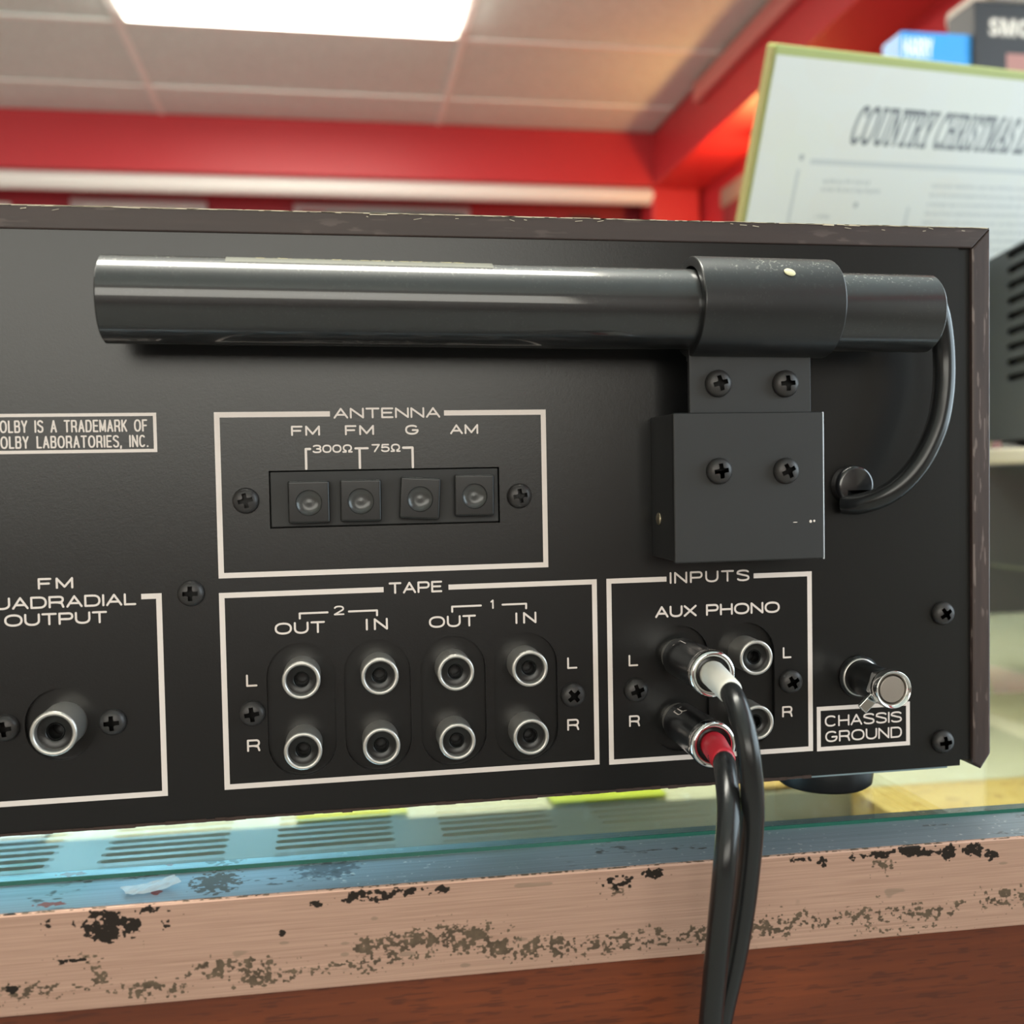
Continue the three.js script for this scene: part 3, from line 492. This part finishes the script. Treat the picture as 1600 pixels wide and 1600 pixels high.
// --- AM bar aerial, clamp, bracket and its lead
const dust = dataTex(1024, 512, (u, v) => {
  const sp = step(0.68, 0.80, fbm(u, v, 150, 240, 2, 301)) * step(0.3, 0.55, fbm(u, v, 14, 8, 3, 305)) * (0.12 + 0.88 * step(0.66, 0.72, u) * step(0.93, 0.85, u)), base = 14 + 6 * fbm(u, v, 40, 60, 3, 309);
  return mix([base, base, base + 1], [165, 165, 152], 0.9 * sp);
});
M.bar = phys({ map: dust, roughness: 0.4, clearcoat: 1, clearcoatRoughness: 0.06 });
M.sleeve = phys({ map: dust, roughness: 0.4, clearcoat: 0.45, clearcoatRoughness: 0.2 });
{
  const axis = g => { const p = g.attributes.position, uv = g.attributes.uv; for (let i = 0; i < p.count; i++) uv.setY(i, p.getY(i) / 90); return g.rotateZ(-Math.PI / 2).rotateZ(-0.0087); };                // lathe axis to +x with a slight droop
  const bar = part('bar_aerial', axis(lathe([[0, -46.7], [8.6, -46.7], [9.1, -46.3], [9.1, 138.6], [8.7, 139.1], [0, 139.1]].map(([r, y]) => [r, y]), 64)).translate(0, 37.35, 15), M.bar);
  // paper label along the top of the bar
  const lab = [], tx = [];
  const A = (a, r) => [37.35 + r * Math.sin(a), 15 + r * Math.cos(a)];
  const a0 = 52 * D2R, a1 = 118 * D2R, n = 14, xl = -21.5, xr = 34.5;
  for (let i = 0; i < n; i++) { const p = A(a0 + (a1 - a0) * i / n, 9.16), q = A(a0 + (a1 - a0) * (i + 1) / n, 9.16), dl = -0.0087 * xl, dr = -0.0087 * xr; lab.push(xl, p[0] + dl, p[1], xr, p[0] + dr, p[1], xr, q[0] + dr, q[1], xl, p[0] + dl, p[1], xr, q[0] + dr, q[1], xl, q[0] + dl, q[1]); }
  const label = part('warning_label', flat(lab), std({ color: rgb(0.13, 0.13, 0.10), roughness: 0.55 }), bar);
  // gold lettering on it, upside down for this side
  const wrap = (g) => { const p = g.attributes.position; for (let i = 0; i < p.count; i++) { const X = 6.5 - p.getX(i), s = p.getY(i), a = (112 * D2R) - (5.2 - s) * 0 - s / 9.16 - 0.30, r = 9.2, b = A(a, r); p.setXYZ(i, X, b[0] - 0.0087 * X, b[1]); } g.computeVertexNormals(); return g; };
  part('lettering', wrap(textGeo('DO NOT USE AS HANDLE', -22, 22, 0.6, 3.4, 0.42, 0.45)), std({ color: rgb(0.75, 0.66, 0.36), roughness: 0.4 }), label);
  const clamp = part('clamp_sleeve', axis(lathe([[9.15, 80], [11.0, 80], [11.3, 80.4], [11.3, 112.8], [11.0, 113.2], [9.15, 113.2], [9.15, 80]], 64)).translate(0, 38.0, 15), M.sleeve);
  part('paint_spot', new THREE.SphereGeometry(1, 14, 10).scale(1.35, 1.0, 0.35).rotateZ(-0.4).rotateX(-0.55).translate(100.3, 43.6, 24.45), std({ color: rgb(0.72, 0.68, 0.42), roughness: 0.5 }), clamp);
  // strap tail and channel bracket
  part('strap_plate', rbox(79.8, 109.4, 10, 25.4, 14.3, 15.6, 0.25), M.darkPaint);
  part('strap_plate', rbox(79.8, 109.4, 25.0, 30.0, 13.6, 15.6, 0.25), M.darkPaint);
  const br = part('bracket', merged([rbox(75.4, 111.8, -21.1, 13.15, 15.7, 16.9, 0.4), rbox(75.4, 76.5, -20.6, 13.0, 0.0, 16.6, 0.3), rbox(110.9, 111.8, -21.3, 13.2, 0.0, 16.7, 0.3)]), M.darkPaint);
  part('rivet', new THREE.SphereGeometry(1.5, 20, 14).scale(0.35, 1, 1).translate(75.35, -11.3, 5.6), M.brass, br);
  part('edge_highlight', rbox(111.55, 111.95, -21.2, 13.1, 16.2, 16.8, 0.12), M.silver, br);  // silver strip standing in for the daylight glint on the bracket edge
  part('paint_fleck', merged([new THREE.SphereGeometry(0.35, 8, 6).scale(1, 1, .2).translate(108.4, -12.3, 16.95), new THREE.SphereGeometry(0.28, 8, 6).scale(1, 1, .2).translate(109.3, -12.2, 16.95), new THREE.SphereGeometry(0.2, 8, 6).scale(3, .5, .2).translate(104.6, -12.4, 16.95)]), M.print, br);
  screw(86.6, 19.8, 15.6, .25, 1.03); screw(102.9, 19.7, 15.6, .05, 1.03); screw(86.1, -0.2, 16.9, .12, 1); screw(102.3, -0.45, 16.9, .45, 1);
  // lead from the bar to the grommet
  const V = (x, y, z) => new THREE.Vector3(x, y, z);
  const lead = new THREE.CatmullRomCurve3([V(143.0, 40.2, 12), V(145.3, 35, 11), V(146.9, 26.2, 10), V(146.2, 17, 10.5), V(143.8, 8.5, 11), V(138.6, -0.8, 10.5), V(132.6, -6.6, 8.5), V(127.2, -9.0, 4.5), V(124.8, -9.0, 1.5)]);
  part('aerial_lead', new THREE.TubeGeometry(lead, 60, 2.6, 18), M.cord);
  part('aerial_lead_end', new THREE.SphereGeometry(2.6, 18, 12).scale(1, .25, 1).translate(143, 40.2, 12), M.cord);
  const gr = part('grommet', cut(latheZ([[0, 0], [5.0, 0], [5.0, 2.4], [4.7, 3.2], [4.0, 3.6], [0, 3.8]].reverse(), 44), [box(-2.4, 6, -7, -1.2, 1.6, 7)]).translate(127.2, -4.4, 0), M.gloss);
}
// ------------------------------------------------------------------ the two plugs with their cords
function cable(name, label, y, sleeveMat, pts, mark) {
  const t = thing(name, label, 'cable', [0.082, GLASS, 0], 'phono cables plugged into the inputs');
  const P = (n, g, m, parent = t) => mesh(n, g.translate(-82, 87.05, 0).scale(.001, .001, .001), m, parent);
  const at = g => g.translate(82, y, 0);
  const barrel = P('plug_barrel', at(latheZ([[0, 1.5], [4.75, 1.5], [5.0, 2.0], [5.05, 19.6], [4.7, 20.2], [0, 20.2]].reverse(), 44)), M.gloss);
  P('plug_ring', at(latheZ([[4.4, 20.0], [5.15, 20.0], [5.35, 20.6], [5.35, 22.2], [5.0, 22.9], [4.3, 23.1], [3.9, 22.6], [3.9, 20.0]].reverse(), 48)), M.chrome);
  P('plug_cap', at(latheZ([[0, 20.2], [4.0, 20.2], [3.9, 21.6], [0, 21.6]].reverse(), 32)), M.blackPlastic);
  const dx = pts[0][0] - 82, dy = pts[0][1] - y, dz = pts[0][2];
  const sl = latheZ([[0, 21.5], [2.95, 21.5], [3.0, 23], [2.75, dz - 1.2], [2.6, dz - .2], [2.1, dz], [0, dz]].reverse(), 36); const p = sl.attributes.position;
  for (let i = 0; i < p.count; i++) { const k = Math.max(0, (p.getZ(i) - 21.5) / (dz - 21.5)); p.setX(i, p.getX(i) + dx * k * k); p.setY(i, p.getY(i) + dy * k * k); }
  P('strain_relief', at(sl), sleeveMat);
  const cv = new THREE.CatmullRomCurve3([[82 + dx * .8, y + dy * .8, dz - 4], ...pts].map(q => new THREE.Vector3(...q)));
  P('cord', new THREE.TubeGeometry(cv, 420, 2.4, 22), M.cord);
  // tiny white print on the barrel
  const o = []; const g = textGeo(mark, 0, 4.2, 0, 2.4, .28, .3, 0); const q = g.attributes.position;
  for (let i = 0; i < q.count; i++) { const s = q.getY(i), z = 5 + q.getX(i), a = (s - 1.2) / 5.08 + 120 * D2R; q.setXYZ(i, 5.08 * Math.cos(a), 5.08 * Math.sin(a), z); }
  g.computeVertexNormals(); P('lettering', at(g), M.print, barrel); return t;
}
cable('audio_cable', 'black plug with white collar and its cord in the upper AUX input', -45.6, M.whiteSleeve, [[80.7, -46.9, 36.5], [80.35, -48.9, 41], [80.35, -54.9, 45.5], [81.3, -66.7, 46], [81.3, -83.6, 43], [79.8, -99.6, 40.5], [76.9, -116.7, 38], [74.4, -136, 36.5], [72.5, -160, 35], [72, -190, 34], [73, -320, 34], [76, -520, 38], [80, -800, 44], [86, -1010, 52]], 'L');
cable('audio_cable', 'black plug with red collar and its cord in the lower AUX input', -61.6, M.redSleeve, [[79.9, -62.2, 34], [78.4, -63.3, 39], [76.2, -68.2, 46], [73.9, -76.4, 50], [72.9, -91.3, 48.5], [71.4, -111.8, 47], [70.2, -128.2, 46], [69, -155, 45], [68, -190, 44], [66, -320, 44], [64, -520, 48], [60, -800, 54], [54, -1010, 60]], 'R');

// ------------------------------------------------------------------ record box leaning behind the receiver
{
  const t = thing('record_box', 'olive record box with a white cover titled COUNTRY CHRISTMAS', 'record box', [0.2664, EYE + 0.25755, -0.35363]);
  t.rotation.order = 'YXZ'; t.rotation.set(23.2 * D2R, 18.555 * D2R, 4.94 * D2R);
  const Wd = 0.315;
  mesh('box', rbox(0.003, Wd, -Wd, 0, -0.009, 0, 0.0015), M.olive, t);
  mesh('side_strip', box(0.0022, 0.0033, -Wd + 0.002, -0.002, -0.0075, -0.001), M.oliveSide, t);
  const tex = canvasTex(2048, 2048, (g, w) => {
    const s = w / 0.303, X = mmx => (mmx / 1000 - 0.005) * s, Y = mmy => (-mmy / 1000 - 0.006) * s;
    g.fillStyle = '#d0d1cc'; g.fillRect(0, 0, w, w);
    for (let i = 0; i < 60; i++) { g.fillStyle = `rgba(${200 + rnd() * 20},${190 + rnd() * 20},${165 + rnd() * 20},0.05)`; g.beginPath(); g.ellipse(rnd() * w, rnd() * w, 60 + rnd() * 160, 40 + rnd() * 100, 0, 0, 7); g.fill(); }
    g.save(); g.transform(1, 0, -0.22, 1, X(77), Y(-53.8)); g.font = '200px serif';
    const put = (txt, x, width) => { const m = g.measureText(txt).width; g.save(); g.translate(x, 0); g.scale(width / m, 1.05); g.lineWidth = 11; g.strokeStyle = '#5d6062'; g.fillStyle = '#b4b6b6'; g.fillText(txt, 0, 0); g.strokeText(txt, 0, 0); g.restore(); };
    put('COUNTRY', 0, 0.0735 * s); put('CHRISTMAS', 0.077 * s, 0.080 * s); put('L', 0.160 * s, 0.012 * s); g.restore();
    g.fillStyle = '#b9bcbb'; g.fillRect(X(49), Y(-65), 0.26 * s, 0.0035 * s); g.fillRect(X(39), Y(-72), 0.0028 * s, 0.2 * s); g.fillRect(X(146), Y(-94), 0.0028 * s, 0.2 * s);
    g.fillStyle = '#9fa2a2'; g.beginPath(); g.arc(X(41), Y(-64.5), 0.002 * s, 0, 7); g.fill(); g.beginPath(); g.arc(X(97), Y(-93.5), 0.002 * s, 0, 7); g.fill();
    const rows = (x0, x1, y, n, dy) => { for (let k = 0; k < n; k++) { let x = X(x0), yy = Y(y - k * dy); const end = X(x0 + (x1 - x0) * (0.85 + 0.15 * rnd())); g.fillStyle = '#a4a7a8'; while (x < end) { const l = 8 + rnd() * 30; for (let q = 0; q < l; q += 9) g.fillRect(x + q, yy + rnd() * 5, 5, 15 + rnd() * 4); x += l + 12; } } };
    rows(63.5, 109, -77, 1, 6); rows(63.5, 116, -82.5, 1, 6); rows(62.8, 74, -100, 1, 6); rows(165, 285, -77.5, 14, 6.4); rows(62.8, 120, -112, 8, 7);
  });
  mesh('cover_paper', new THREE.PlaneGeometry(0.303, 0.303).translate(0.0045 + 0.1515, -0.006 - 0.1515, 0.0003), std({ map: tex, roughness: 0.55 }), t);
}
{ const b = mesh('cardboard_box', rbox(0.23, 0.455, GLASS, GLASS + 0.052, -0.62, -0.465, 0.003), M.cardboard); tag(b, 'flat brown cardboard box behind the receiver under the record box', 'box'); }
// ------------------------------------------------------------------ equipment stack at the right
{
  const low = thing('audio_component', 'plain dark component standing on the glass below the pale board', 'component', [0.562, GLASS, -0.53]); low.rotation.y = 0.06;
  mesh('case', rbox(0, 0.4, 0.0, 0.088, -0.05, 0.28, 0.002), M.blackMetal, low);
  mesh('front_panel', rbox(0.01, 0.39, 0.004, 0.084, 0.28, 0.286, 0.002), M.blackMetal, low);
  const bd = mesh('board', rbox(0.455, 0.95, EYE + 0.001, EYE + 0.0115, -0.47, -0.22, 0.002), M.paleBoard); tag(bd, 'pale wooden board between the two dark components', 'board');
  const up = thing('amplifier', 'black amplifier with ventilation slots in its side on the pale board', 'amplifier', [0.480, EYE + 0.0115, -0.448]); up.rotation.y = -15 * D2R;
  const slots = []; for (let k = 0; k < 9; k++) slots.push(stadium(0.0665, 0.050 + 0.0108 * k, 0.085, 0.0052, 6));
  mesh('side_panel', extrude([[-0.02, 0.006], [0.17, 0.006], [0.17, 0.141], [-0.02, 0.141]], 0.002, slots).rotateY(-Math.PI / 2).translate(0.002, 0, 0), M.blackMetal, up);
  mesh('chassis', rbox(0.004, 0.3, 0.006, 0.139, -0.02, 0.17, 0.002), M.slotBlack, up);
  mesh('top_cover', rbox(0, 0.3, 0.139, 0.141, -0.02, 0.17, 0.0008), M.blackMetal, up);
  for (const [x, z] of [[0.012, 0.008], [0.012, 0.15], [0.28, 0.008], [0.28, 0.15]]) mesh('foot', lathe([[0, 0], [0.009, 0], [0.0095, 0.002], [0.0095, 0.006], [0, 0.006]], 24).translate(x, 0, z), M.silver, up);
}
// ------------------------------------------------------------------ boxes on a cabinet behind the record box
{
  const c = thing('cabinet', 'dark storage cabinet behind the record box at the right', 'cabinet', [1.25, 0, -1.43]);
  mesh('body', rbox(-0.38, 0.5, 0, 1.69, -0.2, 0.16, 0.004), M.mahogany, c); mesh('door', rbox(-0.37, 0.05, 0.05, 1.65, 0.16, 0.178, 0.003), M.mahogany, c); mesh('door', rbox(0.06, 0.49, 0.05, 1.65, 0.16, 0.178, 0.003), M.mahogany, c);
  const b = thing('video_box', 'bright blue box with cream block lettering above the record box', 'box', [1.034, 1.69, -1.43]);
  mesh('box', rbox(-0.066, 0.066, 0, 0.140, -0.03, 0.03, 0.002), std({ color: rgb(0.035, 0.26, 0.66), roughness: 0.4 }), b);
  mesh('cover_print', new THREE.PlaneGeometry(0.132, 0.14).translate(0, 0.07, 0.0304), std({ roughness: 0.4, map: canvasTex(512, 432, (g, w, h) => { g.fillStyle = '#2f8fd6'; g.fillRect(0, 0, w, h); g.fillStyle = '#f4efd8'; g.font = 'bold 130px sans-serif'; g.save(); g.translate(14, 132); g.scale(0.52, 1.1); g.fillText('HARRY', 0, 0); g.restore(); }) }), b);
  const k = thing('record_sleeve', 'black box with pale lettering SMOK at the top right corner', 'box', [1.2, 1.69, -1.43]);
  mesh('box', rbox(-0.1, 0.2, 0, 0.196, -0.04, 0.04, 0.002), std({ color: rgb(0.022, 0.022, 0.024), roughness: 0.5 }), k);
  mesh('cover_print', new THREE.PlaneGeometry(0.29, 0.19).translate(0.05, 0.098, 0.0404), std({ roughness: 0.5, map: canvasTex(512, 336, (g, w, h) => { g.fillStyle = '#262628'; g.fillRect(0, 0, w, h); g.strokeStyle = '#77716a'; g.fillStyle = '#d8d0c4'; g.font = 'bold 66px sans-serif'; g.lineWidth = 10; g.strokeText('SMOK', 40, 96); g.fillText('SMOK', 40, 96); g.fillStyle = '#a07068'; g.fillRect(98, 150, 300, 150); }) }), k);
  const l = mesh('paper_bag', rbox(-0.17, 0.22, 0, 0.035, -0.09, 0.06, 0.012, 3), std({ color: rgb(0.66, 0.57, 0.5), roughness: 0.7 })); l.position.set(1.295, 1.886, -1.43); tag(l, 'pale flat package lying on the black box at the top right', 'package');
}
scene.traverse(o => { if (o.isMesh) { o.castShadow = true; o.receiveShadow = true; } });
renderer.render(scene, camera);
